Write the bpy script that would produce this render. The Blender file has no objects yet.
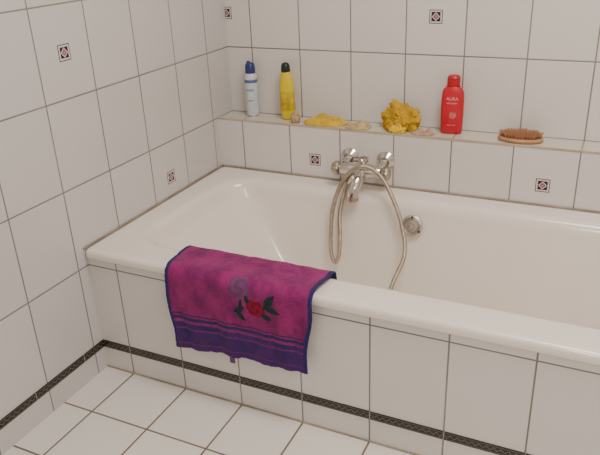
import bpy, bmesh, math, random
from mathutils import Vector, Matrix, Euler, noise
random.seed(4)
SC=bpy.context.scene
COL=SC.collection

# ------------------------------------------------------------------ materials
def srgb(r,g,b):
    f=lambda c:(c/255/12.92) if c/255<=.04045 else ((c/255+.055)/1.055)**2.4
    return (f(r),f(g),f(b),1)
class NT:
    def __init__(s,name):
        s.m=bpy.data.materials.new(name); s.m.use_nodes=True
        s.t=s.m.node_tree; s.b=s.t.nodes['Principled BSDF']
    def n(s,typ,**k):
        x=s.t.nodes.new(typ)
        for a,v in k.items(): setattr(x,a,v)
        return x
    def set(s,sock,v):
        if hasattr(v,'default_value') or hasattr(v,'is_output'): s.t.links.new(v,sock)
        else: sock.default_value=v
    def math(s,op,a,b=0,c=0):
        x=s.n('ShaderNodeMath',operation=op)
        s.set(x.inputs[0],a); s.set(x.inputs[1],b)
        if op in('MULTIPLY_ADD','COMPARE'): s.set(x.inputs[2],c)
        return x.outputs[0]
    def mix(s,f,a,b):
        x=s.n('ShaderNodeMix',data_type='RGBA'); s.set(x.inputs[0],f); s.set(x.inputs[6],a); s.set(x.inputs[7],b)
        return x.outputs[2]
    def rng(s,v,a,b,c=0.0,d=1.0):
        x=s.n('ShaderNodeMapRange'); s.set(x.inputs[0],v)
        x.inputs[1].default_value=a;x.inputs[2].default_value=b;x.inputs[3].default_value=c;x.inputs[4].default_value=d
        return x.outputs[0]
    def noise(s,scale,detail=3,vec=None):
        x=s.n('ShaderNodeTexNoise'); x.inputs['Scale'].default_value=scale; x.inputs['Detail'].default_value=detail
        if vec is None: vec=s.n('ShaderNodeTexCoord').outputs['Object']
        s.t.links.new(vec,x.inputs['Vector']); return x.outputs['Fac']
    def bump(s,h,strength,dist):
        x=s.n('ShaderNodeBump'); x.inputs['Strength'].default_value=strength; x.inputs['Distance'].default_value=dist
        s.set(x.inputs['Height'],h); s.t.links.new(x.outputs[0],s.b.inputs['Normal']); return x
    def P(s,**k):
        for a,v in k.items(): s.set(s.b.inputs[a.replace('_',' ')],v)
def simple(name,col,rough=.4,metal=0,nscale=0,nvar=.15,bump=0,bscale=200,coat=0,bd=.002):
    t=NT(name); c=srgb(*col)
    if nscale:
        d=tuple(x*(1-nvar) for x in c[:3])+(1,)
        t.P(Base_Color=t.mix(t.rng(t.noise(nscale),.35,.65),d,c))
    else: t.P(Base_Color=c)
    t.P(Roughness=rough,Metallic=metal)
    if coat: t.P(Coat_Weight=coat)
    if bump: t.bump(t.noise(bscale,4),bump,bd)
    return t.m

def tile_mat(name,au,av,ou,ov,w,h,col,grout,g=.0042,rough=.17,vmin=None,var=.05,bumpw=.25):
    t=NT(name)
    pos=t.n('ShaderNodeTexCoord').outputs['Object']
    sep=t.n('ShaderNodeSeparateXYZ'); t.t.links.new(pos,sep.inputs[0])
    def edge(ax,o,w):
        u=t.math('DIVIDE',t.math('SUBTRACT',sep.outputs[ax],o),w)
        fr=t.math('FRACT',u); fl=t.math('FLOOR',u)
        d=t.math('MULTIPLY',t.math('MINIMUM',fr,t.math('SUBTRACT',1,fr)),w)
        return d,fl
    du,fu=edge(au,ou,w); dv,fv=edge(av,ov,h)
    if vmin is not None:
        dv=t.math('ADD',dv,t.math('MULTIPLY',t.math('LESS_THAN',sep.outputs[av],vmin),1.0))
        fv=t.math('MAXIMUM',fv,math.floor((vmin-ov)/h))
    d=t.math('MINIMUM',du,dv)
    m=t.rng(d,g*.4,g*.65)      # 0 grout 1 tile
    cv=t.n('ShaderNodeCombineXYZ'); t.set(cv.inputs[0],fu); t.set(cv.inputs[1],fv)
    wn=t.n('ShaderNodeTexWhiteNoise'); t.t.links.new(cv.outputs[0],wn.inputs['Vector'])
    c=srgb(*col); dk=tuple(x*(1-var) for x in c[:3])+(1,)
    tc=t.mix(wn.outputs['Value'],dk,c)
    dirt=t.rng(t.noise(3.0,4),.35,.7)
    gc=t.mix(dirt,srgb(*grout),srgb(*[min(255,int(x*1.2)) for x in grout]))
    t.P(Base_Color=t.mix(m,gc,tc),Roughness=t.mix(m,(.8,.8,.8,1),(rough,rough,rough,1)))
    t.P(Specular_IOR_Level=.5)
    low=t.noise(9,2)
    hgt=t.math('ADD',t.rng(d,0,g*1.3),t.math('MULTIPLY',low,bumpw))
    t.bump(hgt,.5,.0012)
    return t.m

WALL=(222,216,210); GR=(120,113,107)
ZO,TH=.8753,.2505
M_back=tile_mat('tiles_xz',0,2,.1066,ZO,.2,TH,WALL,GR,vmin=.2)
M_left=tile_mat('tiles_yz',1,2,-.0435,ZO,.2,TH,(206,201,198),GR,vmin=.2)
M_top=tile_mat('tiles_ledge_top',0,1,.1066,.79,.2,.3,(212,204,192),(150,130,105))
M_floor=tile_mat('tiles_floor',0,1,.1066,0,.2,.2,(236,230,222),(108,94,80),g=.0056,rough=.32,var=.06)
M_plaster=simple('ceiling_plaster',(225,222,215),.8,nscale=4,nvar=.05)
M_enamel=None
t=NT('bath_enamel'); t.P(Base_Color=t.mix(t.noise(2.5),srgb(234,223,212),srgb(242,233,223)),Roughness=.17,Coat_Weight=.2,Coat_Roughness=.12); M_enamel=t.m
M_chrome=simple('chrome',(215,210,202),.14,1,nscale=40,nvar=.12)
M_chromed=simple('worn_chrome',(190,178,160),.28,1,nscale=60,nvar=.25)
M_plate=simple('satin_chrome_plate',(205,198,188),.34,.9,nscale=60,nvar=.15)
M_dark=simple('dark_rubber',(40,38,36),.5)
M_silicone=simple('silicone_seal',(170,155,135),.5,nscale=12,nvar=.3)

# ------------------------------------------------------------------ mesh helpers
def obj(name,verts,faces,mat,smooth=True,parent=None):
    me=bpy.data.meshes.new(name); me.from_pydata([tuple(v) for v in verts],[],faces); me.update()
    ms=mat if isinstance(mat,list) else [mat]
    for m in ms: me.materials.append(m)
    if smooth:
        for p in me.polygons: p.use_smooth=True
    o=bpy.data.objects.new(name,me); COL.objects.link(o)
    return o
def fixn(o):
    bm=bmesh.new(); bm.from_mesh(o.data); bmesh.ops.recalc_face_normals(bm,faces=bm.faces); bm.to_mesh(o.data); bm.free()
def group(name,loc,parts):
    e=bpy.data.objects.new(name,None); COL.objects.link(e); e.location=loc; e.empty_display_size=.05
    inv=Matrix.Translation(Vector(loc)).inverted()
    for p in parts:
        p.parent=e; p.matrix_parent_inverse=inv
    return e
def box(name,a,b,mat,bevel=0,seg=2):
    x0,y0,z0=a;x1,y1,z1=b
    v=[(x0,y0,z0),(x1,y0,z0),(x1,y1,z0),(x0,y1,z0),(x0,y0,z1),(x1,y0,z1),(x1,y1,z1),(x0,y1,z1)]
    f=[(0,3,2,1),(4,5,6,7),(0,1,5,4),(1,2,6,5),(2,3,7,6),(3,0,4,7)]
    o=obj(name,v,f,mat,False)
    if bevel:
        bm=bmesh.new(); bm.from_mesh(o.data); bmesh.ops.bevel(bm,geom=bm.edges[:],offset=bevel,segments=seg,affect='EDGES'); bm.to_mesh(o.data); bm.free()
    return o
def rings_obj(name,rings,mat,cap0=True,cap1=True,closed=False,smooth=True):
    n=len(rings[0]); v=[p for r in rings for p in r]; f=[]
    R=len(rings)
    for i in range(R-1 if not closed else R):
        a=i*n;b=((i+1)%R)*n
        for j in range(n):
            k=(j+1)%n; f.append((a+j,a+k,b+k,b+j))
    if cap0: f.append(tuple(range(n))[::-1])
    if cap1: f.append(tuple(range((R-1)*n,R*n)))
    o=obj(name,v,f,mat,smooth); fixn(o); return o
def autosmooth(o,ang=40):
    bm=bmesh.new(); bm.from_mesh(o.data)
    for e in bm.edges:
        if len(e.link_faces)==2 and e.calc_face_angle(0)>math.radians(ang): e.smooth=False
    bm.to_mesh(o.data); bm.free(); return o
def loft(name,prof,mat,loc=(0,0,0),rot=0,tilt=(0,0),N=40):
    """prof: list of (z,rx,ry,exp)"""
    rings=[]
    M=Matrix.Translation(Vector(loc))@Euler((tilt[0],tilt[1],rot)).to_matrix().to_4x4()
    for z,rx,ry,e in prof:
        r=[]
        for j in range(N):
            a=2*math.pi*j/N; c,s=math.cos(a),math.sin(a)
            r.append(M@Vector((rx*math.copysign(abs(c)**(2/e),c),ry*math.copysign(abs(s)**(2/e),s),z)))
        rings.append(r)
    return autosmooth(rings_obj(name,rings,mat),50)
def lathe(name,prof,mat,origin,axis,N=36):
    """prof: (dist along axis, radius)"""
    ax=Vector(axis).normalized(); q=ax.to_track_quat('Z','Y').to_matrix()
    rings=[[Vector(origin)+q@Vector((r*math.cos(2*math.pi*j/N),r*math.sin(2*math.pi*j/N),d)) for j in range(N)] for d,r in prof]
    return autosmooth(rings_obj(name,rings,mat),40)
def catmull(P,step):
    P=[Vector(p) for p in P]; P=[2*P[0]-P[1]]+P+[2*P[-1]-P[-2]]
    out=[]
    for i in range(1,len(P)-2):
        a,b,c,d=P[i-1:i+3]
        for k in range(60):
            s=k/60
            out.append(.5*((2*b)+(c-a)*s+(2*a-5*b+4*c-d)*s*s+(3*b-a-3*c+d)*s**3))
    out.append(P[-2])
    L=[0]
    for i in range(1,len(out)): L.append(L[-1]+(out[i]-out[i-1]).length)
    n=max(2,int(L[-1]/step)); res=[];j=0
    for i in range(n+1):
        t=L[-1]*i/n
        while j<len(L)-2 and L[j+1]<t: j+=1
        f=(t-L[j])/max(1e-9,L[j+1]-L[j]); res.append(out[j].lerp(out[j+1],min(1,f)))
    return res
def tube(name,P,rad,mat,step=.004,N=12):
    pts=catmull(P,step); rings=[]; up=Vector((.3,.2,1)).normalized(); prev=None
    for i,p in enumerate(pts):
        t=(pts[min(i+1,len(pts)-1)]-pts[max(i-1,0)]).normalized()
        if prev is None: x=t.cross(up).normalized()
        else: x=(prev-t*prev.dot(t)).normalized()
        prev=x; y=t.cross(x)
        r=rad(i,len(pts)) if callable(rad) else rad
        rings.append([p+x*r*math.cos(2*math.pi*j/N)+y*r*math.sin(2*math.pi*j/N) for j in range(N)])
    return rings_obj(name,rings,mat)
def blob(name,loc,scale,mat,amp=.2,freq=2.5,sub=4,seed=0,flat=0.0,ridged=False,rot=0):
    bm=bmesh.new(); bmesh.ops.create_icosphere(bm,subdivisions=sub,radius=1)
    o=Vector((seed*7.3,seed*3.1,seed*1.7)); R=Euler((0,0,rot)).to_matrix()
    for v in bm.verts:
        p=v.co.copy(); n=noise.fractal(p*freq+o,1,2,3)
        if ridged: n=1-2*abs(noise.noise(p*freq+o))*1.6+.35*noise.noise(p*freq*2.3+o)
        p=p*(1+amp*n)
        if p.z<-flat: p.z=-flat
        v.co=R@Vector((p.x*scale[0],p.y*scale[1],(p.z+flat)*scale[2]))+Vector(loc)
    me=bpy.data.meshes.new(name); bm.to_mesh(me); bm.free(); me.materials.append(mat)
    for p in me.polygons:p.use_smooth=True
    ob=bpy.data.objects.new(name,me); COL.objects.link(ob); return ob

# ------------------------------------------------------------------ room shell
XR,YF,ZC=2.5,-2.4,2.5
D,B,LZ=.791,.904,.625
floor=box('floor',(0,YF,-.05),(XR,B,0),M_floor)
ceil=box('ceiling',(0,YF,ZC),(XR,B,ZC+.05),M_plaster)
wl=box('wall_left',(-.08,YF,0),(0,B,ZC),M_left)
wb=box('wall_back',(-.08,B,-.05),(XR+.08,B+.08,ZC),M_back)
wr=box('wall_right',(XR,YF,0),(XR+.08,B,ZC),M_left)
wf=box('wall_front',(-.08,YF-.08,-.05),(XR+.08,YF,ZC),M_back)
ledge=box('wall_ledge',(0,D,0),(XR,B,LZ),[M_back,M_top])
ledge.data.polygons[1].material_index=1
t1=box('trim_1',(0.0,D-.0015,LZ-.004),(XR,D+.006,LZ+.0015),simple('ledge_edge_bead',(196,178,150),.4,nscale=20,nvar=.25))
# decorative black border
def strip_mat(name,ax):
    t=NT(name); sep=t.n('ShaderNodeSeparateXYZ'); t.t.links.new(t.n('ShaderNodeTexCoord').outputs['Object'],sep.inputs[0])
    z=t.math('DIVIDE',t.math('SUBTRACT',sep.outputs[2],.078),.026)
    u=t.math('DIVIDE',sep.outputs[ax],.018)
    tri=t.math('PINGPONG',u,.5)
    d=t.math('ABSOLUTE',t.math('SUBTRACT',z,t.math('MULTIPLY_ADD',tri,.7,.32)))
    zig=t.math('LESS_THAN',d,.07)
    l1=t.math('LESS_THAN',t.math('ABSOLUTE',t.math('SUBTRACT',z,.86)),.035)
    l2=t.math('LESS_THAN',t.math('ABSOLUTE',t.math('SUBTRACT',z,.14)),.035)
    m=t.math('MAXIMUM',zig,t.math('MAXIMUM',l1,l2))
    fu=t.math('FRACT',t.math('DIVIDE',t.math('SUBTRACT',sep.outputs[ax],.1066),.2))
    j=t.math('LESS_THAN',fu,.012)
    c=t.mix(m,srgb(26,24,24),srgb(100,90,78))
    t.P(Base_Color=t.mix(j,c,srgb(150,142,132)),Roughness=.25); return t.m
t2=box('trim_2',(.002,-.0025,.078),(1.7,.001,.104),strip_mat('black_border_x',0))
t3=box('trim_3',(-.001,YF,.078),(.0025,-.0025,.104),strip_mat('black_border_y',1))
# bath apron
apron=box('wall_bath_panel',(0,0,0),(1.70,.02,.404),M_back)
apron2=box('wall_bath_end_panel',(1.68,.02,0),(1.70,D,.404),M_left)
# seals
s1=box('trim_4',(.0,-.004,.0),(1.7,.001,.004),M_silicone)
# decor insets
t=NT('decor_inset')
sep=t.n('ShaderNodeSeparateXYZ'); t.t.links.new(t.n('ShaderNodeTexCoord').outputs['Object'],sep.inputs[0])
ax=t.math('ABSOLUTE',sep.outputs[0]); az=t.math('ABSOLUTE',sep.outputs[2])
mx=t.math('MAXIMUM',ax,az); sm=t.math('ADD',ax,az)
ring=t.math('GREATER_THAN',mx,.0198)
inner=t.math('LESS_THAN',mx,.0150)
diam=t.math('LESS_THAN',t.math('ABSOLUTE',t.math('SUBTRACT',sm,.0115)),.0025)
cent=t.math('LESS_THAN',sm,.0060)
c=t.mix(ring,srgb(210,203,198),srgb(35,30,32))
c=t.mix(inner,c,srgb(48,36,44)); c=t.mix(diam,c,srgb(205,180,185)); c=t.mix(cent,c,srgb(190,120,135))
t.P(Base_Color=c,Roughness=.2); M_decor=t.m
def decor(loc,left,par,x0=-.022):
    h=.022
    v=[(x0,-.0006,-h),(h,-.0006,-h),(h,-.0006,h),(x0,-.0006,h),(x0,.0006,-h),(h,.0006,-h),(h,.0006,h),(x0,.0006,h)]
    f=[(0,1,2,3),(5,4,7,6),(0,4,5,1),(1,5,6,2),(2,6,7,3),(3,7,4,0)]
    o=obj('decorative_tile',v,f,M_decor,False); o.location=loc
    if left: o.rotation_euler=(0,0,math.pi/2)
    o.parent=par
for p in [(.8066,B,1.0),(1.6066,B,1.25),(2.0066,B,.75)]: decor(p,False,wb)
decor((.0066,B,1.0),False,wb,-.006)
for p in [(.4066,D,.5),(1.2066,D,.5)]: decor(p,False,ledge)
for p in [(0,.0565,1.0),(0,.4565,.5),(0,-.7435,.5)]: decor(p,True,wl)

# ------------------------------------------------------------------ bathtub
def rr(x0,x1,y0,y1,r,z,na=14,ns=26):
    pts=[]
    cs=[(x1-r,y1-r,0),(x0+r,y1-r,90),(x0+r,y0+r,180),(x1-r,y0+r,270)]
    for i,(cx,cy,a0) in enumerate(cs):
        for k in range(na+1):
            a=math.radians(a0+90*k/na); pts.append(Vector((cx+r*math.cos(a),cy+r*math.sin(a),z)))
        nx=cs[(i+1)%4]; a=math.radians(a0+90)
        p=pts[-1]; an=math.radians(nx[2]); q=Vector((nx[0]+r*math.cos(an),nx[1]+r*math.sin(an),z))
        for k in range(1,ns): pts.append(p.lerp(q,k/ns))
    return pts
RZ=.4327
rings=[]
o0=(.002,1.70,-.014,.789)
def ro(i,z,r=.016): rings.append(rr(o0[0]+i,o0[1]-i,o0[2]+i,o0[3]-i,r,z))
ro(.006,.4035);ro(.001,.405);ro(0,.408); ro(0,.420);ro(.001,.4260);ro(.005,.4305);ro(.011,RZ);ro(.017,RZ)
ix=(.088,1.612,.092,.702)
def ri(i,z,r): rings.append(rr(ix[0]+i,ix[1]-i,ix[2]+i,ix[3]-i,r,z))
ri(-.012,RZ-.001,.13);ri(-.004,RZ-.0018,.13);ri(.004,RZ-.004,.13);ri(.011,RZ-.009,.13);ri(.017,RZ-.018,.13);ri(.022,RZ-.032,.13)
a=(.110,1.590,.114,.680); b=(.42,1.33,.215,.585)
zt,zb=RZ-.05,.055
for k in range(1,37):
    s=k/36
    q=min(1,s/.70)
    if s<.70: w=.55*q; z=zt+(zb+.075-zt)*q
    else:
        h=(s-.70)/.30; w=.55+.45*(h*.75+.25*h*h); z=zb+.075*(1-h)**2.0
    rings.append(rr(a[0]+(b[0]-a[0])*w,a[1]+(b[1]-a[1])*w,a[2]+(b[2]-a[2])*w,a[3]+(b[3]-a[3])*w,.135+.02*w,z))
rings.append(rr(.55,1.2,.33,.47,.06,zb-.002)); rings.append(rr(.70,1.0,.385,.415,.014,zb-.003))
bath=rings_obj('bathtub_shell',rings,M_enamel,cap0=False,cap1=True)
# overflow fitting on inner rear side
yo=.662; n=Vector((0,-1,.22)).normalized(); oc=Vector((.818,yo,.351))
ov=[lathe('overflow_plate',[(-.006,.030),(0,.037),(.003,.0375),(.006,.035),(.007,.030),(.005,.027),(.005,.001)],M_plate,oc,n),
    lathe('overflow_knob',[(.004,.022),(.014,.021),(.018,.018),(.019,.001)],M_plate,oc,n,N=28),
    lathe('overflow_grip',[(.018,.006),(.024,.006),(.025,.001)],M_chrome,oc,n,N=16)]
for k in range(3):
    a_=math.radians(90+120*k); q=n.to_track_quat('Z','Y').to_matrix()
    ov.append(lathe('overflow_slot',[(.004,.004),(.0075,.004),(.0076,.0005)],M_dark,oc+q@Vector((math.cos(a_)*.031,math.sin(a_)*.031,0)),n,N=10))
drain=lathe('bath_drain',[(-.002,.033),(.003,.033),(.004,.028),(.002,.026),(.002,.001)],M_chrome,(.85,.40,.053),(0,0,1))
seal1=box('seal_rear',(.003,.784,.431),(1.7,.790,.437),M_silicone,.001)
seal2=box('seal_side',(.001,-.012,.431),(.006,.789,.437),M_silicone,.001)
group('bathtub',(.85,.385,.4),[bath,drain,seal1,seal2]+ov)

# ------------------------------------------------------------------ mixer tap with hose
fx=.612; fz=.505; fy=.722
P=[]
for s,xx in((-1,.546),(1,.680)):
    P.append(lathe('wall_rosette',[(0,.033),(.004,.033),(.010,.027),(.018,.018),(.018,.001)],M_chrome,(xx,D,fz+.022),(0,-1,0)))
    P.append(tube('offset_union',[(xx,D-.01,fz+.022),(xx,D-.03,fz+.018),(xx,fy+.02,fz+.002),(xx,fy,fz)],.013,M_chrome))
    P.append(lathe('union_nut',[(0,.018),(.002,.0195),(.016,.0195),(.018,.018),(.018,.001)],M_chrome,(xx,fy+.036,fz+.006),(0,-1,0),N=6))
P.append(lathe('mixer_body',[(-.076,.001),(-.076,.018),(-.072,.021),(-.045,.022),(-.036,.027),(.036,.027),(.045,.022),(.072,.021),(.076,.018),(.076,.001)],M_chrome,(fx,fy,fz),(1,0,0)))
def knob(s):
    rg=[];N=48; pr=[(.074,.012),(.078,.014),(.080,.022),(.083,.0245),(.098,.0235),(.104,.020),(.107,.012),(.108,.001)]
    for d,r in pr:
        rg.append([Vector((fx+s*d,fy+(r*(1+.07*math.cos(6*2*math.pi*j/N)*(r>.018)))*math.cos(2*math.pi*j/N),fz+(r*(1+.07*math.cos(6*2*math.pi*j/N)*(r>.018)))*math.sin(2*math.pi*j/N))) for j in range(N)])
    return rings_obj('control_knob',rg,M_chromed)
P+= [knob(-1),knob(1)]
P.append(tube('spout',[(fx+.004,fy-.01,fz-.006),(fx+.002,fy-.035,fz-.020),(fx-.002,fy-.058,fz-.044),(fx-.006,fy-.068,fz-.078)],lambda i,n:.025-.004*i/n,M_chrome,N=24))
P.append(lathe('aerator',[(0,.020),(.002,.0225),(.014,.0225),(.017,.018),(.013,.015),(.013,.001)],M_chromed,(fx-.006,fy-.067,fz-.072),(0,-.15,-1)))
P.append(lathe('diverter_knob',[(0,.010),(.018,.010),(.019,.019),(.024,.022),(.036,.021),(.041,.016),(.042,.001)],M_chrome,(fx-.012,fy-.024,fz-.016),(-.25,-1,.1)))
P.append(lathe('handset_cradle',[(0,.011),(.016,.011),(.020,.018),(.030,.020),(.030,.014),(.022,.012),(.022,.001)],M_chrome,(fx+.01,fy,fz+.016),(0,-.25,1)))
P.append(lathe('hose_outlet',[(0,.011),(.020,.011),(.022,.013),(.036,.013),(.038,.009),(.038,.001)],M_chrome,(fx-.036,fy-.004,fz-.014),(-.15,-.45,-1),N=20))
hose=[(fx-.042,fy-.022,fz-.046),(.562,.68,.42),(.558,.655,.355),(.568,.63,.285),(.572,.606,.222),(.560,.598,.196),(.544,.605,.225),(.536,.622,.285),(.536,.64,.369),(.552,.650,.440),(.586,.650,.505),(.632,.655,.543),(.676,.660,.538),(.712,.660,.508),(.742,.655,.462),(.772,.645,.405),(.794,.632,.350),(.810,.612,.300),(.814,.582,.258),(.800,.53,.205),(.790,.48,.145),(.785,.43,.088),(.79,.36,.068),(.84,.30,.07)]
P.append(tube('shower_hose',hose,lambda i,n:.0080 if i%3 else .0058,M_chromed,step=.0022,N=10))
P.append(tube('handset_handle',[(.84,.30,.07),(.88,.27,.075),(.94,.26,.082)],.012,M_chrome))
P.append(lathe('handset_head',[(0,.012),(.006,.03),(.02,.036),(.026,.034),(.027,.001)],M_chrome,(.965,.26,.092),(0,0,-1)))
group('bath_mixer_tap',(fx,fy,fz),P)

# ------------------------------------------------------------------ towel
prof=[(.150,.33),(.137,.375),(.122,.415),(.105,.4385),(.07,.4405),(.03,.4405),(0,.4405),(-.014,.4385),(-.026,.430),(-.030,.415),(-.030,.39),(-.028,.35),(-.027,.30),(-.027,.25),(-.028,.185)]
pp=catmull([(0,y,z) for y,z in prof],.002)[::-1]
NV=len(pp); NU=230; TX0,TX1=.308,.764
Lt=[0]
for i in range(1,NV): Lt.append(Lt[-1]+(pp[i]-pp[i-1]).length)
def hx(c): return srgb(*c)[:3]
MAG=hx((156,48,112));MAG2=hx((122,36,96));PUR=hx((58,38,96));PUR2=hx((82,42,106));BLU=hx((42,48,104))
def lerp(a,b,t): t=max(0,min(1,t)); return tuple(a[i]*(1-t)+b[i]*t for i in range(3))
def tcol(x,t):
    w=x-TX0
    nn=noise.noise(Vector((x*18,t*18,3)))+.5*noise.noise(Vector((x*55,t*55,3)))
    c=lerp(MAG,MAG2,.5+nn)
    if t<.088:
        c=lerp(PUR,PUR2,.5+.8*nn)
        if t<.010: c=lerp(c,PUR2,.7)
        if .018<t<.021: c=hx((104,46,110))
        if .066<t<.071: c=hx((110,48,112))
    elif .088<=t<.092: c=hx((124,56,116))
    elif .098<t<.108: c=lerp(BLU,PUR,.4)
    elif .114<t<.118: c=PUR
    if w<.010 or w>TX1-TX0-.010: c=lerp(PUR,BLU,.4)
    # embroidered flowers
    def fl(cx,ct,r,pet,ph,cc,c,inner):
        dx,dt=x-cx,t-ct; d=math.hypot(dx,dt); a=math.atan2(dt,dx)
        rad=r*(.78+.22*abs(math.cos(pet*.5*a+ph)))
        if d<rad:
            sh=.5+.5*math.sin(d/r*9+a*2)
            return lerp(cc,inner,sh*.6)
        return c
    def leaf(cx,ct,a,l,wd,col,c):
        dx,dt=x-cx,t-ct; p=dx*math.cos(a)+dt*math.sin(a); q=-dx*math.sin(a)+dt*math.cos(a)
        if abs(p)<l and abs(q)<wd*(1-(p/l)**2): return lerp(col,hx((20,34,34)),.6*(abs(q)<wd*.15))
        return c
    G=hx((36,56,56))
    c=fl(.550,.236,.034,5,.4,hx((124,70,112)),c,hx((92,52,100)))
    for (a_,b_,an,l,wd) in [(.548,.170,.6,.022,.010),(.553,.150,-.8,.020,.009),(.553,.180,1.5,.03,.006),(.640,.215,.9,.026,.012),(.648,.190,-.2,.026,.011),(.575,.205,1.9,.018,.008),(.632,.165,-.5,.02,.009)]:
        c=leaf(a_,b_,an,l,wd,G,c)
    c=fl(.600,.185,.029,6,.2,hx((150,20,52)),c,hx((78,10,38)))
    return c
V=[];F=[];CC=[]
for i in range(NV):
    t=Lt[i]
    for j in range(NU+1):
        u=j/NU
        hang=max(0,min(1,(.25-t)/.25)) # 1 bottom front
        x=TX0+(TX1-TX0)*u
        col=tcol(x,t)
        xn=x+ (.014*hang)*(1-u)+ (-.024*hang)*u + .004*math.sin(t*32+u*2)*(abs(u-.5)*2)
        front=1 if t<.23 else max(0,1-(t-.23)/.04)
        fold=.0055*math.sin(u*15+1.0+t*5)+.003*math.sin(u*31+t*9)
        nz=noise.noise(Vector((x*9,t*9,1)))*.006+noise.noise(Vector((x*30,t*30,5)))*.0024
        ter=noise.noise(Vector((x*260,t*260,9)))*.0013
        y=pp[i].y; z=pp[i].z
        if front>0: y-= front*(hang**.5)*(abs(fold)*.9+abs(nz)+.001)
        z+= (1-front)*(abs(nz)*.8+.0015*abs(math.sin(x*40+t*30))) 
        y-=ter*front; z+=ter*(1-front)+.001
        # uneven hem
        z+= hang**2*(.022*u-.004*math.cos(u*7)+.003*math.sin(u*23)) 
        V.append((xn,y,z)); CC.append(col)
for i in range(NV-1):
    for j in range(NU):
        a_=i*(NU+1)+j; F.append((a_,a_+1,a_+NU+2,a_+NU+1))
t=NT('terry_cloth')
at=t.n('ShaderNodeAttribute',attribute_name='Col'); 
nz=t.noise(420,3)
mul=t.n('ShaderNodeMix',data_type='RGBA',blend_type='MULTIPLY'); mul.inputs[0].default_value=.6
t.t.links.new(at.outputs['Color'],mul.inputs[6])
cr=t.rng(nz,.3,.65,.4,1.15); cb=t.n('ShaderNodeCombineColor'); 
for k in range(3): t.t.links.new(cr,cb.inputs[k])
t.t.links.new(cb.outputs[0],mul.inputs[7])
t.P(Base_Color=mul.outputs[2],Roughness=.95,Specular_IOR_Level=.1,Sheen_Weight=.12,Sheen_Roughness=.5)
t.bump(nz,.8,.002)
tw=obj('towel_cloth',V,F,t.m)
ca=tw.data.color_attributes.new('Col','FLOAT_COLOR','POINT')
ca.data.foreach_set('color',[q for c in CC for q in (*c,1)])
so=tw.modifiers.new('thick','SOLIDIFY'); so.thickness=.0035; so.offset=1
tag=box('care_label',(.505,-.040,.178),(.522,-.038,.196),simple('label_cloth',(96,60,104),.8),.0005)
group('hand_towel',(.54,-.02,.43),[tw,tag])

# ------------------------------------------------------------------ bottles
def text(name,s,size,loc,rot,mat,ext=.0004):
    cu=bpy.data.curves.new(name,'FONT'); cu.body=s; cu.size=size; cu.align_x='CENTER'; cu.extrude=ext
    o=bpy.data.objects.new(name,cu); COL.objects.link(o); o.location=loc; o.rotation_euler=rot
    bpy.context.view_layer.update()
    me=bpy.data.meshes.new_from_object(o.evaluated_get(bpy.context.evaluated_depsgraph_get()))
    me.transform(o.matrix_world); me.materials.clear(); me.materials.append(mat)
    bpy.data.objects.remove(o); q=bpy.data.objects.new(name,me); COL.objects.link(q); return q
LT=LZ+.0005
# aerosol can
cx,cy=.113,.868
M_wht=simple('white_lacquer',(205,210,216),.3,nscale=30,nvar=.06)
M_blue=simple('blue_cap_plastic',(44,56,112),.3)
M_navy=simple('blue_print',(88,104,150),.4)
parts=[loft('can_body',[(0,.021,.021,2),(.001,.0235,.0235,2),(.004,.0245,.0245,2),(.148,.0245,.0245,2),(.154,.0235,.0235,2),(.163,.018,.018,2),(.165,.016,.016,2)],M_wht,(cx,cy,LT)),
 loft('can_cap',[(.160,.017,.017,2),(.164,.0195,.0195,2),(.182,.019,.019,2),(.194,.0175,.017,2),(.201,.014,.012,2),(.203,.001,.001,2)],M_blue,(cx,cy,LT),0,(.0,.0)),
 loft('cap_nozzle',[(.185,.006,.005,2.5),(.200,.008,.006,2.5),(.207,.006,.004,2.5)],M_blue,(cx-.006,cy,LT)),
 loft('can_print_band',[(.128,.0246,.0246,2),(.1285,.02475,.02475,2),(.140,.02475,.02475,2),(.1405,.0246,.0246,2)],M_navy,(cx,cy,LT)),
 loft('can_base_rim',[(0,.0235,.0235,2),(.0005,.0249,.0249,2),(.003,.0252,.0252,2),(.005,.0246,.0246,2)],M_chrome,(cx,cy,LT))]
parts.append(text('can_lettering','fresh',.015,(cx+.008,cy-.0236,LT+.098),(math.pi/2,0,.35),M_navy))
parts.append(text('can_lettering_small','cotton',.009,(cx+.008,cy-.0236,LT+.06),(math.pi/2,0,.35),M_navy))
group('aerosol_can',(cx,cy,LT),parts)
# yellow bottle
cx,cy=.270,.862; ti=(0.0,-.02)
M_yel=simple('yellow_plastic',(226,200,24),.32,nscale=20,nvar=.05)
M_blk=simple('black_cap_plastic',(26,28,26),.35)
parts=[loft('bottle_body',[(0,.021,.014,2.6),(.002,.025,.0175,2.6),(.008,.0265,.019,2.6),(.06,.0275,.0195,2.5),(.12,.0265,.019,2.4),(.150,.0235,.0175,2.2),(.168,.019,.016,2),(.176,.016,.015,2),(.178,.014,.014,2)],M_yel,(cx,cy,LT),.15,ti),
 loft('bottle_cap',[(.176,.015,.015,2),(.178,.0175,.0170,2),(.198,.0160,.0155,2),(.207,.012,.012,2),(.210,.005,.005,2),(.2105,.0005,.0005,2)],M_blk,(cx,cy,LT),.15,ti),
 loft('bottle_label',[(.035,.0274,.0196,2.55),(.036,.02785,.0199,2.55),(.105,.02745,.0197,2.45),(.106,.0270,.0193,2.45)],simple('yellow_label',(214,182,24),.4,nscale=60,nvar=.35),(cx,cy,LT),.15,ti)]
group('yellow_shampoo_bottle',(cx,cy,LT),parts)
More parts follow.
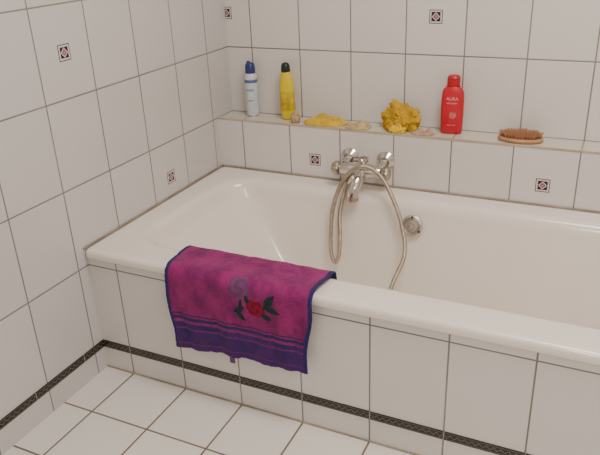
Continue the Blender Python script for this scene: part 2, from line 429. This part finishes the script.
# red bottle
cx,cy=.886,.866; r0=.12
M_red=simple('red_plastic',(200,26,44),.28,nscale=15,nvar=.08)
M_redc=simple('red_cap_plastic',(184,22,38),.3)
M_lab=simple('white_print',(225,170,170),.4)
parts=[loft('bottle_body',[(0,.031,.015,3),(.002,.0345,.019,3),(.008,.036,.021,3),(.06,.0375,.0215,3),(.110,.0375,.0215,3),(.138,.036,.021,2.8),(.151,.031,.0195,2.5),(.158,.024,.018,2.2),(.160,.020,.017,2)],M_red,(cx,cy,LT),r0),
 loft('bottle_cap',[(.159,.019,.0165,2.2),(.161,.0215,.0180,2.3),(.185,.0215,.018,2.4),(.193,.0195,.016,2.3),(.196,.014,.011,2.2),(.1965,.001,.001,2)],M_redc,(cx,cy,LT),r0),
 loft('cap_seam',[(.1835,.0216,.0181,2.4),(.184,.0219,.0184,2.4),(.185,.0219,.0184,2.4),(.1855,.0216,.0181,2.4)],simple('dark_red_seam',(120,10,24),.4),(cx,cy,LT),r0)]
ca_,sa_=math.cos(r0),math.sin(r0)
def rp(lx,ly,z): return (cx+lx*ca_-ly*sa_,cy+lx*sa_+ly*ca_,LT+z)
parts.append(text('label_lettering','AURA',.015,rp(0,-.0216,.116),(math.pi/2,0,r0),M_lab))
parts.append(text('label_small_print','shampoo',.009,rp(0,-.0216,.104),(math.pi/2,0,r0),M_lab))
parts.append(text('label_small_print','colour care',.006,rp(0,-.0216,.030),(math.pi/2,0,r0),M_lab))
parts.append(lathe('label_emblem',[(0,.012),(.0006,.012),(.0007,.0005)],simple('emblem_pink',(214,110,110),.4,nscale=120,nvar=.5),rp(.004,-.0212,.066),(sa_,-ca_,0)))
group('red_shampoo_bottle',(cx,cy,LT),parts)

# ------------------------------------------------------------------ sponges and cloths
M_must=simple('mustard_netting',(208,162,30),.8,nscale=30,nvar=.3,bump=.6,bscale=160,bd=.003)
def puff(name,loc,R,mat,seed):
    bm=bmesh.new(); bmesh.ops.create_icosphere(bm,subdivisions=6,radius=1)
    o=Vector((seed,seed*2,0))
    for v in bm.verts:
        p=v.co.copy(); w=p+.35*Vector((noise.noise(p*2+o),noise.noise(p*2+o+Vector((5,0,0))),noise.noise(p*2+o+Vector((0,9,0)))))
        ruf=abs(noise.noise(w*1.9+o)); ruf2=abs(noise.noise(w*4.2+o))
        q=p*(.80+ .60*(ruf)+.20*ruf2)
        q.z=max(q.z,-.62)
        v.co=Vector(loc)+Vector((q.x*R[0],q.y*R[1],(q.z+.62)*R[2]))
    me=bpy.data.meshes.new(name); bm.to_mesh(me); bm.free(); me.materials.append(mat)
    for p in me.polygons:p.use_smooth=True
    ob=bpy.data.objects.new(name,me); COL.objects.link(ob); return ob
a1=puff('ruffled_netting',(.712,.848,LT),(.062,.042,.058),M_must,3)
a2=blob('netting_tail',(.712,.810,LT),(.030,.016,.016),simple('yellow_netting',(232,196,40),.8,bump=.6),.3,2.5,4,5,.6)
group('bath_puff',(.712,.85,LT),[a1,a2])
# crumpled yellow cloth
def cloth(name,x0,x1,y0,y1,h,mat,seed,n=70,rag=.18,fx_=26,fy_=34):
    V=[];F=[]
    cx,cy=(x0+x1)/2,(y0+y1)/2
    for i in range(n+1):
        r=i/n
        for j in range(96):
            a=2*math.pi*j/96
            rd=r*(1+rag*noise.noise(Vector((math.cos(a)*1.6,math.sin(a)*1.6,seed)))+rag*.5*noise.noise(Vector((math.cos(a)*5,math.sin(a)*5,seed))))
            sx=math.copysign(abs(math.cos(a))**.75,math.cos(a)); sy=math.copysign(abs(math.sin(a))**.75,math.sin(a))
            x=cx+sx*rd*(x1-x0)/2; y=cy+sy*rd*(y1-y0)/2
            z=h*(.25+1.5*abs(noise.noise(Vector((x*fx_,y*fy_,seed*3))))+.35*abs(noise.noise(Vector((x*70,y*70,seed)))))*(1-r**5)
            V.append((x,y,LT+max(.003,z)))
    for i in range(n):
        for j in range(96):
            k=(j+1)%96; F.append((i*96+j,i*96+k,(i+1)*96+k,(i+1)*96+j))
    base=len(V)
    for j in range(96): x,y,z=V[n*96+j]; V.append((x,y,LT))
    for j in range(96):
        k=(j+1)%96; F.append((n*96+j,n*96+k,base+k,base+j))
    F.append(tuple(base+j for j in range(96)))
    o=obj(name,V,F,mat); fixn(o); return o
y1=cloth('yellow_washcloth',.346,.506,.800,.888,.036,simple('yellow_cloth',(222,182,54),.9,nscale=35,nvar=.25,bump=.5,bscale=300),2,fx_=16,fy_=24)
y2=cloth('flannel_cloth',.514,.606,.800,.868,.024,simple('tan_flannel',(206,178,132),.9,nscale=60,nvar=.3,bump=.5,bscale=300),7,fx_=20,fy_=24)
y3=cloth('pink_flannel',.758,.836,.800,.842,.020,simple('pink_flannel_mat',(196,160,140),.9,nscale=60,nvar=.3,bump=.5,bscale=300),11)
# natural pumice / soap
s_=blob('pumice_stone',(.318,.822,LT),(.019,.015,.024),simple('pumice',(206,176,140),.9,nscale=90,nvar=.5,bump=.8,bscale=150),.12,2,4,3,.7)

# ------------------------------------------------------------------ wooden massage brush
M_wood=simple('beech_wood',(196,146,98),.5,nscale=25,nvar=.25)
M_bris=simple('bristle_brown',(204,150,112),.75,nscale=200,nvar=.3)
M_pad=simple('brush_pad',(104,58,42),.8)
bc=(1.117,.846); br=.0
parts=[loft('brush_back',[(0,.066,.036,2.1),(.002,.070,.041,2.1),(.008,.072,.043,2.1),(.012,.070,.041,2.1),(.014,.067,.038,2.1)],M_wood,(bc[0],bc[1],LT),br,N=56),
 loft('bristle_pad',[(.013,.066,.037,2.1),(.0165,.065,.036,2.1),(.018,.060,.032,2.1)],M_pad,(bc[0],bc[1],LT),br,N=56)]
bm=bmesh.new()
for iy in range(-4,5):
    for ix_ in range(-7,8):
        x=ix_*.0092+(.0046 if iy%2 else 0); y=iy*.0088
        if (x/.062)**2+(y/.036)**2>1: continue
        b0=Vector((bc[0]+x,bc[1]+y,LT+.016))
        lean=Vector((x*.10,y*.12,0))
        for q_ in range(9):
            aa=q_*2.4; ro_=.00085*math.sqrt(q_)
            off=Vector((ro_*math.cos(aa),ro_*math.sin(aa),0))
            tl=lean+off*.3+Vector((random.uniform(-.0005,.0005),random.uniform(-.0005,.0005),.014+random.uniform(-.001,.001)))
            r=[]
            for f_,rr_ in [(0,.0005),(1,.0006)]:
                r.append([bm.verts.new(b0+off+tl*f_+Vector((rr_*math.cos(a),rr_*math.sin(a),0))) for a in [2*math.pi*q/5 for q in range(5)]])
            for q in range(5): bm.faces.new((r[0][q],r[0][(q+1)%5],r[1][(q+1)%5],r[1][q]))
            bm.faces.new(r[1])
me=bpy.data.meshes.new('bristles'); bm.to_mesh(me); bm.free(); me.materials.append(M_bris)
bo=bpy.data.objects.new('bristles',me); COL.objects.link(bo); parts.append(bo)
group('bath_brush',(bc[0],bc[1],LT),parts)

# ------------------------------------------------------------------ lights
def area(name,loc,target,size,power,col,sy=None):
    l=bpy.data.lights.new(name,'AREA'); l.energy=power; l.color=col; l.size=size
    if sy: l.shape='RECTANGLE'; l.size_y=sy
    o=bpy.data.objects.new(name,l); COL.objects.link(o); o.location=loc
    o.rotation_euler=(Vector(target)-Vector(loc)).to_track_quat('-Z','Y').to_euler(); return o
area('ceiling_lamp_light',(1.45,-.25,2.42),(1.3,-.1,0),.7,32,(1,.935,.86))
area('window_light',(2.42,-1.3,1.7),(.4,.3,.5),1.1,7,(.95,.96,1),1.2)
fl=bpy.data.lights.new('flash_light','POINT'); fl.energy=16; fl.color=(1,.96,.91); fl.shadow_soft_size=.04
fo=bpy.data.objects.new('flash_light',fl); COL.objects.link(fo); fo.location=(1.41,-1.40,1.37)
w=bpy.data.worlds.new('World'); SC.world=w; w.use_nodes=True
w.node_tree.nodes['Background'].inputs[0].default_value=(.7,.75,.8,1); w.node_tree.nodes['Background'].inputs[1].default_value=.3

# ------------------------------------------------------------------ camera
cam=bpy.data.cameras.new('camera'); co=bpy.data.objects.new('camera',cam); COL.objects.link(co)
co.location=(1.3895,-1.3492,1.297); co.rotation_euler=(1.1441,.039,.441)
cam.sensor_width=36; cam.lens=669.976/600*36; cam.clip_start=.02
SC.camera=co
